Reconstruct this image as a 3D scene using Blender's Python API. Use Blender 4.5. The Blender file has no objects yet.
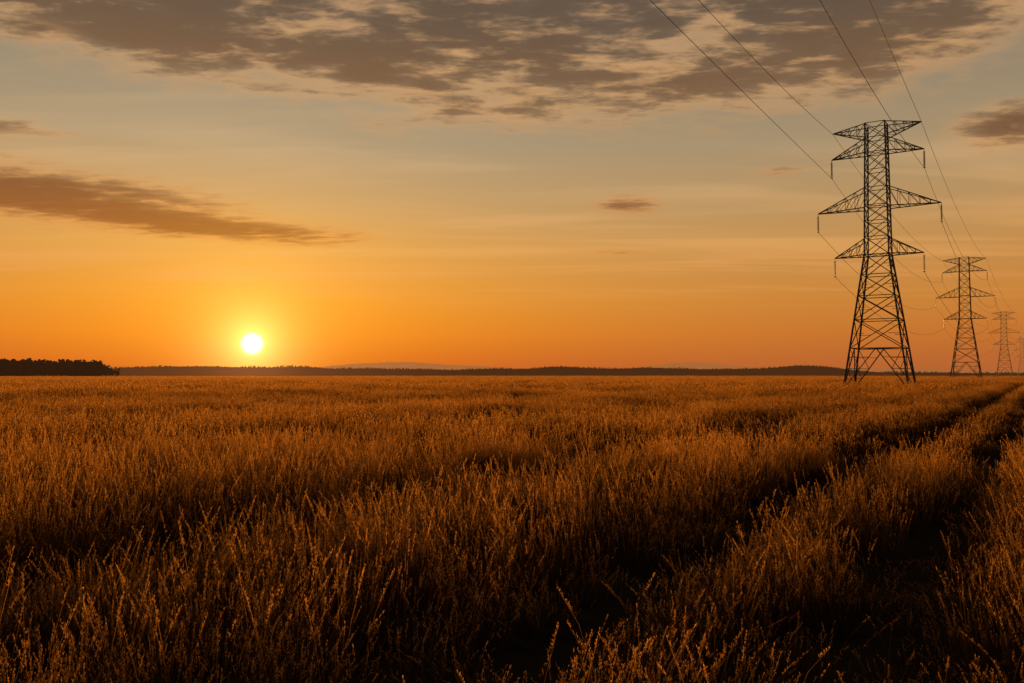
import bpy, math, random
import numpy as np
from mathutils import Vector, noise as mn
random.seed(7); rng=np.random.default_rng(7)
scene=bpy.context.scene
R=math.radians
F=853.0; CH=2.5; HY=374.0
SUN_AZ=R(-16.95); SUN_EL=R(1.95)

# ------------------------------------------------------------ camera
cd=bpy.data.cameras.new("camera"); cam=bpy.data.objects.new("camera",cd)
scene.collection.objects.link(cam); scene.camera=cam
cd.sensor_width=36; cd.lens=36*F/1024; cd.clip_start=0.05; cd.clip_end=30000
cam.location=(0,0,CH); cam.rotation_euler=(R(90)+math.atan((HY-341.5)/F),0,0)
scene.view_settings.view_transform='Standard'; scene.view_settings.look='None'
scene.view_settings.exposure=0; scene.view_settings.gamma=1

def lin(c):
    return tuple(((v/255)/12.92 if v/255<=0.04045 else ((v/255+0.055)/1.055)**2.4) for v in c)+(1,)

# ------------------------------------------------------------ node helper
class NT:
    def __init__(s,nt): s.nt=nt; s.n=nt.nodes; s.l=nt.links
    def put(s,sock,v):
        if isinstance(v,bpy.types.NodeSocket): s.l.new(v,sock)
        else: sock.default_value=v
    def m(s,op,a,b=None,c=None,clamp=False):
        n=s.n.new('ShaderNodeMath'); n.operation=op; n.use_clamp=clamp
        s.put(n.inputs[0],a)
        if b is not None: s.put(n.inputs[1],b)
        if c is not None: s.put(n.inputs[2],c)
        return n.outputs[0]
    def add(s,a,b): return s.m('ADD',a,b)
    def sub(s,a,b): return s.m('SUBTRACT',a,b)
    def mul(s,a,b): return s.m('MULTIPLY',a,b)
    def div(s,a,b): return s.m('DIVIDE',a,b)
    def sstep(s,x,a,b):
        n=s.n.new('ShaderNodeMapRange'); n.interpolation_type='SMOOTHSTEP'
        s.put(n.inputs['Value'],x); n.inputs['From Min'].default_value=a; n.inputs['From Max'].default_value=b
        return n.outputs['Result']
    def gauss(s,x,c,w):
        d=s.div(s.sub(x,c),w); return s.m('EXPONENT',s.mul(s.mul(d,d),-1.0))
    def comb(s,x,y,z):
        n=s.n.new('ShaderNodeCombineXYZ'); s.put(n.inputs[0],x); s.put(n.inputs[1],y); s.put(n.inputs[2],z); return n.outputs[0]
    def noise(s,vec,scale,detail=4,rough=0.5,dist=0.0):
        n=s.n.new('ShaderNodeTexNoise'); s.put(n.inputs['Vector'],vec)
        n.inputs['Scale'].default_value=scale; n.inputs['Detail'].default_value=detail
        n.inputs['Roughness'].default_value=rough; n.inputs['Distortion'].default_value=dist
        return n.outputs['Fac']
    def ramp(s,fac,stops,interp='LINEAR'):
        n=s.n.new('ShaderNodeValToRGB'); cr=n.color_ramp; cr.interpolation=interp
        while len(cr.elements)>1: cr.elements.remove(cr.elements[-1])
        cr.elements[0].position=stops[0][0]; cr.elements[0].color=stops[0][1]
        for p,c in stops[1:]:
            e=cr.elements.new(p); e.color=c
        s.put(n.inputs[0],fac); return n.outputs[0]
    def mix(s,fac,a,b,mode='MIX'):
        n=s.n.new('ShaderNodeMix'); n.data_type='RGBA'; n.blend_type=mode; n.clamp_factor=True
        s.put(n.inputs[0],fac); s.put(n.inputs[6],a); s.put(n.inputs[7],b); return n.outputs[2]

# ------------------------------------------------------------ sky (world)
w=bpy.data.worlds.new("World"); scene.world=w; w.use_nodes=True
try: w.cycles.sampling_method='NONE'
except Exception as ex: print(ex)
w.node_tree.nodes.clear(); t=NT(w.node_tree)
tc=t.n.new('ShaderNodeTexCoord')
nrm=t.n.new('ShaderNodeVectorMath'); nrm.operation='NORMALIZE'; t.l.new(tc.outputs['Generated'],nrm.inputs[0])
sep=t.n.new('ShaderNodeSeparateXYZ'); t.l.new(nrm.outputs[0],sep.inputs[0])
X,Y,Z=sep.outputs
deg=180/math.pi
el=t.mul(t.m('ARCSINE',Z),deg)
az=t.mul(t.m('ARCTAN2',X,Y),deg)
sd=(math.sin(SUN_AZ)*math.cos(SUN_EL),math.cos(SUN_AZ)*math.cos(SUN_EL),math.sin(SUN_EL))
dot=t.n.new('ShaderNodeVectorMath'); dot.operation='DOT_PRODUCT'
t.l.new(nrm.outputs[0],dot.inputs[0]); dot.inputs[1].default_value=sd
th=t.mul(t.m('ARCCOSINE',t.m('MINIMUM',dot.outputs['Value'],0.9999999)),deg)
elf=t.div(el,60.0)
def EL(y): return math.degrees(math.atan((HY-y)/F))
def E(y): return EL(y)/60
near=[(0,(210,102,28)),(E(360),(226,114,24)),(E(335),(237,137,30)),(E(300),(235,152,46)),(E(250),(222,161,78)),(E(200),(199,159,104)),(E(150),(175,153,119)),(E(100),(159,144,118)),(E(0),(131,121,108)),(0.75,(74,76,84)),(1,(50,56,68))]
far =[(0,(182,100,52)),(E(360),(190,106,50)),(E(335),(200,118,50)),(E(300),(202,132,60)),(E(250),(196,143,82)),(E(200),(182,146,99)),(E(150),(167,143,109)),(E(100),(151,134,109)),(E(0),(123,113,101)),(0.75,(68,72,80)),(1,(46,52,64))]
back=[(0,(110,80,72)),(0.15,(120,96,88)),(0.4,(92,92,100)),(1,(48,56,70))]
rn=t.ramp(elf,[(p,lin(c)) for p,c in near]); rf=t.ramp(elf,[(p,lin(c)) for p,c in far]); rb=t.ramp(elf,[(p,lin(c)) for p,c in back])
k=t.gauss(az,math.degrees(SUN_AZ),24.0)
col=t.mix(k,rf,rn)
col=t.mix(t.sstep(th,60,140),col,rb)
sky=t.n.new('ShaderNodeTexSky'); sky.sky_type='NISHITA'; sky.sun_disc=False
sky.sun_elevation=SUN_EL; sky.sun_rotation=SUN_AZ; sky.air_density=1.5; sky.dust_density=3
# clouds: planar layer seen in perspective
zc=t.m('MAXIMUM',t.add(Z,0.03),0.03)
px=t.div(X,zc); py=t.div(Y,zc)
P=t.comb(px,py,0.0)
Pst=t.comb(t.mul(px,0.75),t.mul(py,1.35),3.3)
n1=t.noise(P,1.6,5,0.58,0.0)
n2=t.noise(Pst,7.5,4,0.62,0.2)
n3=t.noise(t.comb(t.mul(px,0.25),py,9.1),1.7,3,0.55,0.6)
azq=t.div(t.sub(az,4.0),36.0)
edge=t.add(16.0,t.mul(t.mul(azq,azq),3.0))
top=t.sstep(t.sub(el,edge),-2.0,3.4)
top=t.mul(top,t.sub(1.0,t.mul(t.sstep(el,32,50),0.7)))
def blob(a,e,sa,se,slope=0.0,pw=2.0):
    e2=t.add(e,t.mul(t.sub(az,a),slope))
    return t.mul(t.gauss(az,a,sa),t.m('EXPONENT',t.mul(t.m('POWER',t.m('ABSOLUTE',t.div(t.sub(el,e2),se)),pw),-1.0)))
def A(x): return math.degrees(math.atan((x-512)/F))
left=t.add(t.mul(blob(A(20),EL(214),12.5,1.75,-0.035,2.0),1.05),t.mul(blob(A(250),EL(238),8.0,0.7,-0.03),0.8))
left=t.m('MAXIMUM',left,t.mul(blob(A(-5),EL(160),4.5,0.7),0.65))
small=t.add(t.mul(blob(A(628),EL(205),2.8,0.75),0.78),t.mul(blob(A(1020),EL(160),3.8,1.6),0.90))
small=t.add(small,t.add(t.mul(blob(A(775),EL(180),2.8,0.45),0.58),t.mul(blob(A(20),EL(72),3.0,0.7),0.65)))
small=t.add(small,t.mul(blob(A(600),EL(252),5.0,0.35,-0.02),0.45))
den_t=t.sstep(t.add(t.mul(top,0.68),t.add(t.mul(t.sub(n1,0.5),1.55),t.mul(t.sub(n2,0.5),0.62))),0.0,0.84)
den_t=t.mul(den_t,t.sstep(top,0.0,0.25))
low=t.add(left,small)
den_l=t.sstep(t.add(t.mul(low,0.88),t.add(t.mul(t.sub(n1,0.5),0.75),t.mul(t.sub(n2,0.5),0.6))),0.14,0.92)
den_l=t.mul(den_l,t.sstep(low,0.03,0.4))
cir=t.mul(t.sstep(n3,0.42,0.72),t.mul(t.sstep(el,3.0,7.0),t.sub(1.0,t.sstep(el,16.5,19.0))))
col=t.mix(t.mul(cir,0.52),col,t.ramp(elf,[(0,lin((228,130,50))),(E(250),lin((232,168,96))),(E(150),lin((206,174,132))),(1,lin((170,150,120)))]))
litc=t.ramp(elf,[(0,lin((235,120,30))),(E(240),lin((228,134,50))),(E(205),lin((210,132,64))),(E(150),lin((222,156,88))),(E(60),lin((220,164,104))),(1,lin((110,104,98)))])
drkc=t.ramp(elf,[(0,lin((140,66,25))),(E(235),lin((148,82,36))),(E(190),lin((116,74,45))),(E(100),lin((124,89,59))),(E(20),lin((98,78,61))),(1,lin((50,50,54)))])
def shade(den,base,lo,hi,cv,op,nv):
    core=t.sstep(t.add(den,t.add(t.mul(t.sub(n2,0.5),nv),t.mul(t.sub(n1,0.5),cv))),lo,hi)
    cc=t.mix(core,litc,drkc)
    return t.mix(t.mul(den,op),base,cc)
col=shade(den_t,col,0.24,1.0,0.9,0.95,1.7)
col=shade(den_l,col,0.08,0.84,0.5,0.95,1.4)
def addc(base,fac,c):
    n=t.n.new('ShaderNodeVectorMath'); n.operation='SCALE'; n.inputs[0].default_value=c; t.l.new(fac,n.inputs['Scale'])
    m=t.n.new('ShaderNodeVectorMath'); m.operation='ADD'; t.l.new(base,m.inputs[0]); t.l.new(n.outputs[0],m.inputs[1]); return m.outputs[0]
col=addc(col,t.m('EXPONENT',t.mul(th,-1/4.2)),(0.42,0.27,0.025))
col=addc(col,t.m('EXPONENT',t.mul(th,-1/1.35)),(1.3,1.05,0.32))
col=addc(col,t.sub(1.0,t.sstep(th,0.25,0.85)),(2.6,2.4,1.7))
bg=t.n.new('ShaderNodeBackground'); t.l.new(col,bg.inputs[0]); bg.inputs[1].default_value=0.96
bg2=t.n.new('ShaderNodeBackground'); t.l.new(sky.outputs[0],bg2.inputs[0]); bg2.inputs[1].default_value=0.010
ads=t.n.new('ShaderNodeAddShader'); t.l.new(bg.outputs[0],ads.inputs[0]); t.l.new(bg2.outputs[0],ads.inputs[1])
wo=t.n.new('ShaderNodeOutputWorld'); t.l.new(ads.outputs[0],wo.inputs[0])

# ------------------------------------------------------------ sun lamp
sl=bpy.data.lights.new("sun","SUN"); so=bpy.data.objects.new("sun",sl); scene.collection.objects.link(so)
sl.energy=5.0; sl.angle=R(0.9); sl.color=(1.0,0.53,0.17)
se2=R(2.3)
so.rotation_euler=Vector((math.sin(SUN_AZ)*math.cos(se2),math.cos(SUN_AZ)*math.cos(se2),math.sin(se2))).to_track_quat('Z','Y').to_euler()

# ------------------------------------------------------------ materials
def newmat(name):
    m=bpy.data.materials.new(name); m.use_nodes=True; m.node_tree.nodes.clear()
    try: m.cycles.emission_sampling='NONE'
    except Exception: pass
    return m,NT(m.node_tree)
def out(t,s):
    o=t.n.new('ShaderNodeOutputMaterial'); t.l.new(s,o.inputs[0])
def principled(t,col,rough=0.8,metal=0.0,spec=0.3):
    p=t.n.new('ShaderNodeBsdfPrincipled'); t.put(p.inputs['Base Color'],col); p.inputs['Roughness'].default_value=rough
    p.inputs['Metallic'].default_value=metal; p.inputs['Specular IOR Level'].default_value=spec; return p
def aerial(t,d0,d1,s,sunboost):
    # aerial haze painted as emission, rising with distance and towards the sun's bearing
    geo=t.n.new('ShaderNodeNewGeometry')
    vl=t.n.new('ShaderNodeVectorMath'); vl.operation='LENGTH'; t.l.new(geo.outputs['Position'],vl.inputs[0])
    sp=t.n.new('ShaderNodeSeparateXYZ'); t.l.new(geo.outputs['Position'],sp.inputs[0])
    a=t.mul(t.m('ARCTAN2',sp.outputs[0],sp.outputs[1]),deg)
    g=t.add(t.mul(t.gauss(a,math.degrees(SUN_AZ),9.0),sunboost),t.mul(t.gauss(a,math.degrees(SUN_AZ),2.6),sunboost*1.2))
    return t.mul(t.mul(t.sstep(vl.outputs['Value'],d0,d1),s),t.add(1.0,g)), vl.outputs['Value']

mg,t=newmat("dry_grass")
at=t.n.new('ShaderNodeAttribute'); at.attribute_name='tint'
geo=t.n.new('ShaderNodeNewGeometry')
patch=t.noise(geo.outputs['Position'],0.35,1,0.5)
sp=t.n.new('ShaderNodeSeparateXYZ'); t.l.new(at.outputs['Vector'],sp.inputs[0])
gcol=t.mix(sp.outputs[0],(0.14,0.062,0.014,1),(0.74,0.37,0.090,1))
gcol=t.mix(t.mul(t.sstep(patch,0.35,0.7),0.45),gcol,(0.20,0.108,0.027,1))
gcol=t.mix(t.m('POWER',t.sub(1.0,sp.outputs[1]),0.50),gcol,(0.018,0.011,0.004,1))  # lower blades painted darker, standing in for shade deep in the grass
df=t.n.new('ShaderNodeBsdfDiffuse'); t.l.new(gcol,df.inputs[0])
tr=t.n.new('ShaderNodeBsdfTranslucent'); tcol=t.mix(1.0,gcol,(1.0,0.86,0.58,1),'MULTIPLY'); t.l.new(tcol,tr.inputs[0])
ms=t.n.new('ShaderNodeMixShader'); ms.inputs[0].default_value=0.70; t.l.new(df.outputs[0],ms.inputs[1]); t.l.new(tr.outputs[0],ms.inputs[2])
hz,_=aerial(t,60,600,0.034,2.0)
em=t.n.new('ShaderNodeEmission'); em.inputs[0].default_value=(1.0,0.30,0.05,1); t.l.new(hz,em.inputs[1])  # far grass glows to imitate sunlit haze
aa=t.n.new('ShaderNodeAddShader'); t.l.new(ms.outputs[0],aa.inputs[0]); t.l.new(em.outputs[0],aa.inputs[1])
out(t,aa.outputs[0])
mgr,t=newmat("field_soil")
geo=t.n.new('ShaderNodeNewGeometry')
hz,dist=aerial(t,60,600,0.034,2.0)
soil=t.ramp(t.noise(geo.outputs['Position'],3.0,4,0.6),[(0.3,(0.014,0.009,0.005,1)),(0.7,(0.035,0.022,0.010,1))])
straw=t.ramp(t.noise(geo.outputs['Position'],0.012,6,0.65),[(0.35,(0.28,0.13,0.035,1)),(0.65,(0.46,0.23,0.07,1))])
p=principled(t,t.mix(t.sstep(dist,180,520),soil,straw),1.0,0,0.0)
p.inputs['Emission Color'].default_value=(1.0,0.30,0.05,1); t.l.new(hz,p.inputs['Emission Strength']); out(t,p.outputs[0])  # far ground glows as well, haze painted into the material
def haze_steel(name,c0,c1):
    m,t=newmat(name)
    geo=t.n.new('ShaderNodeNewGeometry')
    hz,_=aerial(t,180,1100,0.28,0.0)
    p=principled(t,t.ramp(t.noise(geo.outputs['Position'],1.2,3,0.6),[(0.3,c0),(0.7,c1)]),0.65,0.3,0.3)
    p.inputs['Emission Color'].default_value=(0.50,0.22,0.07,1)  # distant steel lifted by emission in place of real haze
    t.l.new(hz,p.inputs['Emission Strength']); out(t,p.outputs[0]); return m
mst=haze_steel("galvanised_steel",(0.045,0.042,0.04,1),(0.10,0.095,0.09,1))
mins,t=newmat("insulator_porcelain"); p=principled(t,(0.06,0.03,0.02,1),0.25,0,0.5); out(t,p.outputs[0])
mw,t=newmat("aluminium_cable"); p=principled(t,(0.05,0.048,0.045,1),0.6,0.3,0.3); out(t,p.outputs[0])
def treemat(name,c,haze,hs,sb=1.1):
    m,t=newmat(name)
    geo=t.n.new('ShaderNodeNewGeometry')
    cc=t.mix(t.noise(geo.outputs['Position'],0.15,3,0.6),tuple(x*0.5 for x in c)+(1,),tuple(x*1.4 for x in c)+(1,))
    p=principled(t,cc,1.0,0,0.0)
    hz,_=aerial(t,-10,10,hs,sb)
    p.inputs['Emission Color'].default_value=haze+(1,); t.l.new(hz,p.inputs['Emission Strength'])  # foliage and hills glow at any distance, imitating haze lit by the sun
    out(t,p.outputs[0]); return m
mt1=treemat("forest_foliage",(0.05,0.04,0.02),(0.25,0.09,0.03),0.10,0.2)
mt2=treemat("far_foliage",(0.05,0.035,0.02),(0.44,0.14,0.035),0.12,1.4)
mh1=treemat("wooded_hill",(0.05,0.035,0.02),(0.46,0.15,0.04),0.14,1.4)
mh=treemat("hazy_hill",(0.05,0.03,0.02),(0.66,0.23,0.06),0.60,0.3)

def mkobj(name,verts,faces,mats,link=True):
    me=bpy.data.meshes.new(name); me.from_pydata([tuple(v) for v in verts],[],faces)
    for m in (mats if isinstance(mats,list) else [mats]): me.materials.append(m)
    me.update()
    o=bpy.data.objects.new(name,me)
    if link: scene.collection.objects.link(o)
    return o

# ------------------------------------------------------------ ground sheet
xs=[-12000,-4000,-1500,-500,-200,-80,-30,-10,0,10,30,80,200,500,1500,4000,12000]
ys=[-300,-100,-30,-10,0,10,20,40,80,160,300,600,1200,2500,5000,16000]
gv=[(x,y,0) for y in ys for x in xs]; nx=len(xs)
gf=[(j*nx+i,j*nx+i+1,(j+1)*nx+i+1,(j+1)*nx+i) for j in range(len(ys)-1) for i in range(nx-1)]
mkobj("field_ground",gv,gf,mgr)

# ------------------------------------------------------------ grass tufts
def build_tuft(name,radius,nstalk,nleaf,wmul,nspk,spk,seg=5,ptall=0.06):
    V=[];Fc=[];T=[]
    def ribbon(pts,wid,ang,tint,hmax):
        c,s=math.cos(ang),math.sin(ang); b=len(V)
        for i,(x,y,z) in enumerate(pts):
            ww=wid[i]*0.5
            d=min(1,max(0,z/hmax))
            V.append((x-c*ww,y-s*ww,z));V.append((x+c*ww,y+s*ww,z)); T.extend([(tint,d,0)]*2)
        for i in range(len(pts)-1): Fc.append((b+2*i,b+2*i+1,b+2*i+3,b+2*i+2))
    wind=random.uniform(0,6.28)
    for k in range(nstalk):
        r=radius*math.sqrt(random.random()); a=random.uniform(0,6.283); bx,by=r*math.cos(a),r*math.sin(a)
        h=random.gauss(0.82,0.15); la=wind+random.gauss(0,1.2); L=abs(random.gauss(0.11,0.08))+0.02
        hl=random.uniform(0.12,0.24); spread=random.uniform(0.006,0.018); ns=nspk
        if random.random()<ptall:
            h=random.uniform(1.08,1.45); hl=random.uniform(0.2,0.36); spread=random.uniform(0.010,0.030); L+=0.12; ns=int(nspk*2.0)
        tint=min(1,max(0,random.gauss(0.42,0.28))); pts=[]
        n=seg
        for i in range(n):
            f=i/(n-1); pts.append((bx+math.cos(la)*L*f*f,by+math.sin(la)*L*f*f,h*f*(1-0.06*f*L*5)))
        w0=0.0036*wmul
        W=[w0*(1,1,.9,.7,.4)[int(i*4/(n-1))] for i in range(n)]
        ribbon(pts,W,random.uniform(0,3.14),tint,0.92)
        for s in range(ns):
            f=1-(hl/h)*random.random(); q=(1-f)*h/hl
            cx=bx+math.cos(la)*L*f*f; cy=by+math.sin(la)*L*f*f; cz=h*f*(1-0.06*f*L*5)
            aa=random.uniform(0,6.283); ro=spread*(0.25+q*0.9)*random.uniform(0.2,1.1)
            ll=spk*random.uniform(0.7,1.3); ww=spk*0.14*random.uniform(0.8,1.2)
            ca,sa=math.cos(aa),math.sin(aa)
            p0=(cx+ca*ro*0.3,cy+sa*ro*0.3,cz-0.006); p2=(cx+ca*(ro+ll*.22),cy+sa*(ro+ll*.22),cz+ll*random.uniform(0.55,1.0))
            mx=[(p0[j]+p2[j])/2 for j in range(3)]
            b=len(V); V.extend([p0,(mx[0]-sa*ww,mx[1]+ca*ww,mx[2]),p2,(mx[0]+sa*ww,mx[1]-ca*ww,mx[2]+ww*.3)])
            tt=min(1,tint+0.4+random.uniform(-.15,.15)); T.extend([(tt,1,0)]*4); Fc.append((b,b+1,b+2,b+3))
    for k in range(nleaf):
        r=radius*math.sqrt(random.random()); a=random.uniform(0,6.283); bx,by=r*math.cos(a),r*math.sin(a)
        h=random.uniform(0.32,0.76); la=random.uniform(0,6.283); L=random.uniform(0.05,0.26); dr=random.uniform(0.0,0.35)
        pts=[]; n=seg
        for i in range(n):
            f=i/(n-1); pts.append((bx+math.cos(la)*L*f**1.8,by+math.sin(la)*L*f**1.8,h*(f-dr*f**3.2)))
        w0=random.uniform(0.0035,0.0080)*wmul
        W=[w0*(.7,1,1,.65,.08)[int(i*4/(n-1))] for i in range(n)]
        ribbon(pts,W,la+1.57+random.gauss(0,.5),min(1,max(0,random.gauss(0.25,0.25))),0.95)
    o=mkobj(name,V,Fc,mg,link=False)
    att=o.data.attributes.new('tint','FLOAT_VECTOR','POINT')
    att.data.foreach_set('vector',np.array(T,dtype=np.float32).ravel())
    return o
tcoll=bpy.data.collections.new("grass_tuft_variants")
NN=10;NM=6;NF=5;ND=6
for i in range(NN): tcoll.objects.link(build_tuft("a_tuft_%02d"%i,0.45,60,76,1.0,16,0.021,4,0.09))
for i in range(NM): tcoll.objects.link(build_tuft("b_tuft_%02d"%i,1.3,160,130,2.3,6,0.048,3))
for i in range(NF): tcoll.objects.link(build_tuft("c_tuft_%02d"%i,4.0,280,150,8.5,3,0.14,3))
for i in range(ND): tcoll.objects.link(build_tuft("d_tuft_%02d"%i,0.42,22,18,2.1,6,0.045,3))

dl=math.hypot(0.625,1); ux,uy=1/dl,-0.625/dl
LANES=((-3.6,0.75,0.93),(-1.15,0.55,0.93),(-8.6,0.9,0.45),(3.8,0.5,0.6),(-20,1.2,0.35),(-36,1.8,0.35))
def lane(x,y,base=0):
    u=x*ux+y*uy
    wob=0.22*mn.noise(Vector((x*0.06,y*0.06,5)))
    u+=wob
    f=1.0
    for c,wd,dp in LANES:
        f=min(f,1-dp*math.exp(-((u-c)/wd)**2))
    return f,u
pts=[];rot=[];scl=[];idx=[]
def hfield(x,y):
    a=mn.noise(Vector((x*0.10,y*0.10,1))); b=mn.noise(Vector((x*0.5,y*0.5,2))); c=mn.noise(Vector((x*0.028,y*0.028,7)))
    r=math.hypot(x,y); k=min(1,max(0,(r-3)/13)); k=k*k*(3-2*k)
    return (0.98+0.18*a+0.15*b+0.19*c)*(0.79+0.21*k)
def put(x,y,f,base,nvar,xyj):
    h=hfield(x,y)*f*random.uniform(0.88,1.12)
    s=random.uniform(1-xyj,1+xyj)
    pts.append((x,y,0)); rot.append((random.gauss(0,.05),random.gauss(0,.05),random.uniform(0,6.283))); scl.append((s,s,h)); idx.append(base+random.randrange(nvar))
U0,U1=-6.0,1.4
def scatter(d0,d1,dens,base,nvar,xyj=0.2,rad=0.0):
    amax=R(40)
    area=0.5*(d1*d1-d0*d0)*2*amax; n=int(area*dens)
    rr=np.sqrt(rng.uniform(d0*d0,d1*d1,n)); aa=rng.uniform(-amax,amax,n)
    for r,a in zip(rr,aa):
        x,y=r*math.sin(a),r*math.cos(a)
        f,u=lane(x,y)
        if base>0 and r<160 and U0-rad*0.6<u<U1+rad*0.6: continue
        if f<0.6 and base==0 and random.random()<(0.6-f)*1.6: continue
        put(x,y,f,base,nvar,xyj)
scatter(2.0,22,2.9,0,NN)
scatter(20,90,0.34,NN,NM,rad=1.3)
scatter(84,540,0.034,NN+NM,NF,rad=4.0)
# finer tufts in the strip with the wheel tracks
s0,s1=14.0,190.0
for i in range(int((s1-s0)*(U1-U0)*2.4)):
    v=random.uniform(s0,s1); u=random.uniform(U0-1,U1+1)
    x=u*ux+v*0.625/dl; y=u*uy+v/dl
    r=math.hypot(x,y)
    if r<20 or r>165: continue
    f,uu=lane(x,y)
    if f<0.55 and random.random()<(0.6-f)*1.6: continue
    put(x,y,f,NN+NM+NF,ND,0.2)
me=bpy.data.meshes.new("tall_grass_field"); me.from_pydata(pts,[],[])
def attr(n,t,k,a,dt=np.float32):
    q=me.attributes.new(n,t,'POINT'); q.data.foreach_set(k,np.array(a,dtype=dt).ravel())
attr('rot','FLOAT_VECTOR','vector',rot); attr('scl','FLOAT_VECTOR','vector',scl); attr('vidx','INT','value',idx,np.int32)
go=bpy.data.objects.new("tall_grass_field",me); scene.collection.objects.link(go)
ng=bpy.data.node_groups.new("grass_scatter",'GeometryNodeTree')
ng.interface.new_socket("Geometry",in_out='INPUT',socket_type='NodeSocketGeometry'); ng.interface.new_socket("Geometry",in_out='OUTPUT',socket_type='NodeSocketGeometry')
gi=ng.nodes.new('NodeGroupInput'); g_o=ng.nodes.new('NodeGroupOutput')
iop=ng.nodes.new('GeometryNodeInstanceOnPoints'); ci=ng.nodes.new('GeometryNodeCollectionInfo')
ci.inputs['Collection'].default_value=tcoll; ci.inputs['Separate Children'].default_value=True; ci.inputs['Reset Children'].default_value=True
def na(n,dt):
    q=ng.nodes.new('GeometryNodeInputNamedAttribute'); q.data_type=dt; q.inputs['Name'].default_value=n
    return [o for o in q.outputs if o.enabled and o.name=='Attribute'][0]
e2r=ng.nodes.new('FunctionNodeEulerToRotation'); ng.links.new(na('rot','FLOAT_VECTOR'),e2r.inputs[0])
m2p=ng.nodes.new('GeometryNodeMeshToPoints'); ng.links.new(gi.outputs[0],m2p.inputs[0])
ng.links.new(m2p.outputs[0],iop.inputs['Points']); ng.links.new(ci.outputs[0],iop.inputs['Instance'])
iop.inputs['Pick Instance'].default_value=True
ng.links.new(na('vidx','INT'),iop.inputs['Instance Index']); ng.links.new(e2r.outputs[0],iop.inputs['Rotation']); ng.links.new(na('scl','FLOAT_VECTOR'),iop.inputs['Scale'])
sg=ng.nodes.new('GeometryNodeSeparateGeometry'); sg.domain='INSTANCE'
cmp_=ng.nodes.new('FunctionNodeCompare'); cmp_.data_type='INT'; cmp_.operation='LESS_THAN'
ci_in=[i for i in cmp_.inputs if i.enabled]
ng.links.new(na('vidx','INT'),ci_in[0]); ci_in[1].default_value=NN
ng.links.new(iop.outputs[0],sg.inputs[0]); ng.links.new(cmp_.outputs[0],sg.inputs['Selection'])
rz=ng.nodes.new('GeometryNodeRealizeInstances'); ng.links.new(sg.outputs[0],rz.inputs[0])
jn=ng.nodes.new('GeometryNodeJoinGeometry'); ng.links.new(rz.outputs[0],jn.inputs[0]); ng.links.new(sg.outputs[1],jn.inputs[0])
ng.links.new(jn.outputs[0],g_o.inputs[0])
md=go.modifiers.new("scatter",'NODES'); md.node_group=ng
print("tufts",len(pts))

# ------------------------------------------------------------ transmission tower
class MB:
    def __init__(s): s.v=[];s.f=[]
    def beam(s,a,b,w):
        w*=0.86
        a=Vector(a);b=Vector(b);d=(b-a)
        if d.length<1e-4: return
        d.normalize(); up=Vector((0,0,1)) if abs(d.z)<0.9 else Vector((1,0,0))
        p=d.cross(up).normalized()*w/2; q=d.cross(p).normalized()*w/2; n=len(s.v)
        for c in (a,b):
            s.v += [c+p+q,c-p+q,c-p-q,c+p-q]
        s.f += [(n,n+1,n+5,n+4),(n+1,n+2,n+6,n+5),(n+2,n+3,n+7,n+6),(n+3,n,n+4,n+7),(n,n+3,n+2,n+1),(n+4,n+5,n+6,n+7)]
    def cyl(s,c0,r0,c1,r1,k=10):
        n=len(s.v)
        for (c,r) in ((c0,r0),(c1,r1)):
            for i in range(k):
                a=6.2832*i/k; s.v.append(Vector((c[0]+r*math.cos(a),c[1]+r*math.sin(a),c[2])))
        for i in range(k):
            j=(i+1)%k; s.f.append((n+i,n+j,n+k+j,n+k+i))
        s.f.append(tuple(range(n+k-1,n-1,-1))); s.f.append(tuple(range(n+k,n+2*k)))
H=45.0
def hw(z):
    if z<22.6: return 4.95+(1.9-4.95)*z/22.6
    return 1.9+(1.55-1.9)*(z-22.6)/(H-22.6)
def corners(z):
    w=hw(z); return [Vector((-w,-w,z)),Vector((w,-w,z)),Vector((w,w,z)),Vector((-w,w,z))]
fr=MB()
levels=[0,6.8,11.6,15.6,19.2,22.6,25.6,28.3,31,34,37,40,42.5,H]
for a,b in zip(levels[:-1],levels[1:]):
    A0=corners(a);B0=corners(b); lw=0.30 if a<22 else 0.24; bw=0.15 if a<22 else 0.12
    for i in range(4):
        j=(i+1)%4
        fr.beam(A0[i],B0[i],lw)
        fr.beam(B0[i],B0[j],bw)
        if a==0:
            mid=(B0[i]+B0[j])/2
            fr.beam(A0[i],mid,0.17); fr.beam(A0[j],mid,0.17)
            for c0,c1 in ((A0[i],B0[i]),(A0[j],B0[j])):
                lm=c0.lerp(c1,0.5); dm=c0.lerp(mid,0.5); fr.beam(lm,dm,0.10); fr.beam(c1,dm,0.10)
                fr.beam(c0.lerp(c1,0.25),c0.lerp(mid,0.25),0.09); fr.beam(lm,c0.lerp(mid,0.25),0.09)
                fr.beam(c0.lerp(c1,0.78),c0.lerp(mid,0.78),0.09)
        else:
            fr.beam(A0[i],B0[j],bw); fr.beam(A0[j],B0[i],bw)
            if a<20:
                cx=(A0[i]+A0[j]+B0[i]+B0[j])/4
                fr.beam(A0[i].lerp(B0[i],0.5),A0[i].lerp(cx,0.52).lerp(B0[i].lerp(cx,0.48),0.5),0.09)
                fr.beam(A0[j].lerp(B0[j],0.5),A0[j].lerp(cx,0.52).lerp(B0[j].lerp(cx,0.48),0.5),0.09)
    if a in (6.8,22.6,31,40): fr.beam(A0[0],A0[2],0.1); fr.beam(A0[1],A0[3],0.1)
arms=[(42.6,44.9,7.0,44.3,True),(40.0,42.4,7.3,39.7,False),(30.6,34.0,9.7,30.5,False),(22.6,25.3,7.0,22.5,False)]
ar=MB(); ins=MB(); attach=[]
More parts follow.
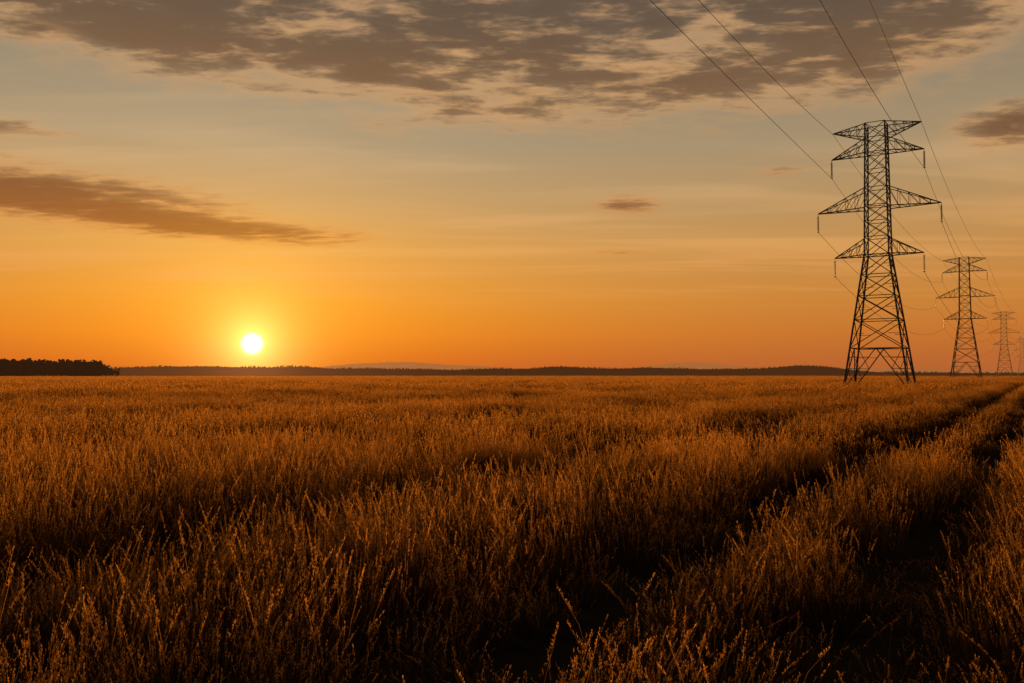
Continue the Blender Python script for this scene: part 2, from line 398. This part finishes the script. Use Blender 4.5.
for zb,zt,L,ztip,gw in arms:
    for s in (-1,1):
        wb=hw(zb);wt=hw(zt); tip=Vector((s*L,0,ztip))
        Bs=[Vector((s*wb,-wb,zb)),Vector((s*wb,wb,zb))]; Ts=[Vector((s*wt,-wt,zt)),Vector((s*wt,wt,zt))]
        for b in Bs: ar.beam(b,tip,0.17)
        for b in Ts: ar.beam(b,tip,0.15)
        N=5 if L>9 else 4
        for side in (0,1):
            pb=Bs[side];pt=Ts[side]
            for i in range(1,N):
                f=i/N; q=Bs[side].lerp(tip,f); r=Ts[side].lerp(tip,f)
                ar.beam(q,r,0.08); ar.beam(pt,q,0.09); pb,pt=q,r
        pb=Bs
        for i in range(1,N):
            f=i/N; q0=Bs[0].lerp(tip,f); q1=Bs[1].lerp(tip,f); ar.beam(q0,q1,0.08); ar.beam(pb[0],q1,0.08); 
            r0=Ts[0].lerp(tip,f); r1=Ts[1].lerp(tip,f); ar.beam(r0,r1,0.08)
            pb=(q0,q1)
        if not gw:
            z=ztip-0.1
            ins.cyl((s*L,0,z),0.05,(s*L,0,z-3.0),0.05,6)
            for i in range(14):
                zz=z-0.35-i*0.18; ins.cyl((s*L,0,zz),0.08,(s*L,0,zz-0.08),0.20,10)
            ar.cyl((s*L,0,z-3.05),0.22,(s*L,0,z-3.0),0.22,8); ar.beam((s*L,-0.45,z-3.1),(s*L,0.45,z-3.1),0.1)
            attach.append((s*L,z-3.1))
        else: attach.append((s*L,ztip-0.12))
pl=MB()
for c in corners(0): pl.cyl((c.x,c.y,-0.2),0.55,(c.x,c.y,0.35),0.45,12)
def mesh(name,mb,mat):
    me=bpy.data.meshes.new(name); me.from_pydata([tuple(v) for v in mb.v],[],mb.f); me.materials.append(mat); me.update(); return me
mconc,t=newmat("concrete"); p=principled(t,(0.28,0.26,0.23,1),0.9); out(t,p.outputs[0])
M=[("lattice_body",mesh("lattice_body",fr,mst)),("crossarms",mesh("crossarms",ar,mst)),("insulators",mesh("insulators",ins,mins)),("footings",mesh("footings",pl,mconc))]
ang=-math.atan2(0.625,1)
TP=[(61.9,143.5),(165,310),(336,582),(604,1010),(860,1420)]
PREV=(-36.6,-20.0)
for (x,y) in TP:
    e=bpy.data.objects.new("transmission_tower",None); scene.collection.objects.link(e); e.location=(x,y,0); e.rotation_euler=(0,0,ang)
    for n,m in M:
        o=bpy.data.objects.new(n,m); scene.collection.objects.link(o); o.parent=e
def wpos(tp,a): return Vector((tp[0]+a[0]*math.cos(ang),tp[1]+a[0]*math.sin(ang),a[1]))
cu=bpy.data.curves.new("power_lines",'CURVE'); cu.dimensions='3D'; cu.bevel_depth=0.033; cu.bevel_resolution=1
def wire(p0,p1,sag,n=48):
    s=cu.splines.new('POLY'); s.points.add(n)
    for i in range(n+1):
        f=i/n; p=p0.lerp(p1,f); s.points[i].co=(p.x,p.y,p.z-4*sag*f*(1-f),1)
chain=[PREV]+TP
for k in range(len(chain)-1):
    for ia,a in enumerate(attach):
        if k==0:
            if ia>3: continue
            sag={0:3.6,1:0.5,2:0.4,3:3.8}[ia]
        else: sag=5.5*(1 if ia>1 else 0.6)*(1+0.25*(k-1))
        wire(wpos(chain[k],a),wpos(chain[k+1],a),sag)
cu.materials.append(mw)
co=bpy.data.objects.new("power_lines",cu); scene.collection.objects.link(co)

# ------------------------------------------------------------ distant trees and hills
def treeline(name,mat,gen,base=0.3):
    V=[];Fc=[]
    for (x,y,z0,h,nq) in gen:
        b=len(V); tw=h*0.025
        V.extend([(x-tw,y,z0-1),(x+tw,y,z0-1),(x+tw*.5,y,z0+h*.7),(x-tw*.5,y,z0+h*.7)]); Fc.append((b,b+1,b+2,b+3))
        cw=h*random.uniform(0.28,0.42); nl=random.randint(3,6)
        lobes=[(random.gauss(0,cw*.45),random.gauss(0,cw*.45),h*random.uniform(0.30,0.85),random.uniform(.35,.6)*cw) for _ in range(nl)]
        lobes+= [(0,0,h*0.5,cw*.7),(0,0,h*0.22,cw*.8)]
        for q in range(nq):
            lx,ly,lz,lr=random.choice(lobes); d=Vector((random.gauss(0,1),random.gauss(0,1),random.gauss(0,1))).normalized()*lr*random.uniform(.4,1.1)
            c=Vector((x+lx+d.x,y+ly+d.y,z0+max(0.3,min(h,lz+d.z*1.2)))); s=h*random.uniform(0.06,0.12)
            u=Vector((random.gauss(0,1),random.gauss(0,1),random.gauss(0,1))).normalized(); v=u.orthogonal().normalized()
            b=len(V); V.extend([c+u*s,c+v*s,c-u*s,c-v*s]); Fc.append((b,b+1,b+2,b+3))
    return mkobj(name,V,Fc,mat)
g=[]
for row in range(5):
    x=-1150
    while x<-432:
        n=mn.noise(Vector((x*.03,row*3.1,0))); n2=mn.noise(Vector((x*.011,row*.4,6)))
        hh=17.2*(1+0.05*n+0.08*n2)*random.uniform(0.93,1.07)
        if x>-452: hh*=max(0.35,1-(x+452)/32)
        g.append((x+random.uniform(-2,2),900+row*9+random.uniform(-3,3),0,hh,80)); x+=random.uniform(3.2,5.8)
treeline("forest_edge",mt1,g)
def ridge(name,y0,hf,mat,x0,x1,step,depth=500):
    V=[];Fc=[];n=int((x1-x0)/step)
    for i in range(n+1):
        x=x0+i*step; h=max(0.5,hf(x))
        V+= [(x,y0-depth,-0.5),(x,y0-depth*.4,h*0.7),(x,y0,h),(x,y0+depth*1.2,-0.5)]
    for i in range(n):
        for j in range(3): b=i*4+j; Fc.append((b,b+4,b+5,b+1))
    return mkobj(name,V,Fc,mat)
YH=2400
def hh1(x):
    p=512+F*x/YH
    b=16+8*mn.noise(Vector((x*.0016,0,4)))+4*mn.noise(Vector((x*.009,0,8)))
    b+=8*math.exp(-((p-565)/30)**2)+6*math.exp(-((p-650)/40)**2)+9*math.exp(-((p-180)/70)**2)+5*math.exp(-((p-310)/60)**2)+5*math.exp(-((p-795)/25)**2)
    if p>830: b*=max(0.35,1-(p-830)/60)
    return max(2,b)
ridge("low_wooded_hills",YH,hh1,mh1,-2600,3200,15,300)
g=[]
x=-2500
while x<3000:
    h=7+3.0*mn.noise(Vector((x*.02,5,9)))+2.5*mn.noise(Vector((x*.004,5,3)))
    for _ in range(2):
        g.append((x+random.uniform(-3,3),YH-5+random.uniform(-20,20),hh1(x)-3.5,max(3,h*random.uniform(.75,1.15)),28))
    x+=random.uniform(3,7)
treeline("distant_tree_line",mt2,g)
def hf(x):
    p=512+F*x/6500
    return 38+20*mn.noise(Vector((x*.0006,0,4)))+9*mn.noise(Vector((x*.003,0,8)))+3*mn.noise(Vector((x*.012,0,8)))+58*math.exp(-((p-690)/50)**2)+56*math.exp(-((p-400)/85)**2)
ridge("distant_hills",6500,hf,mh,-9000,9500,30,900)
print("done")
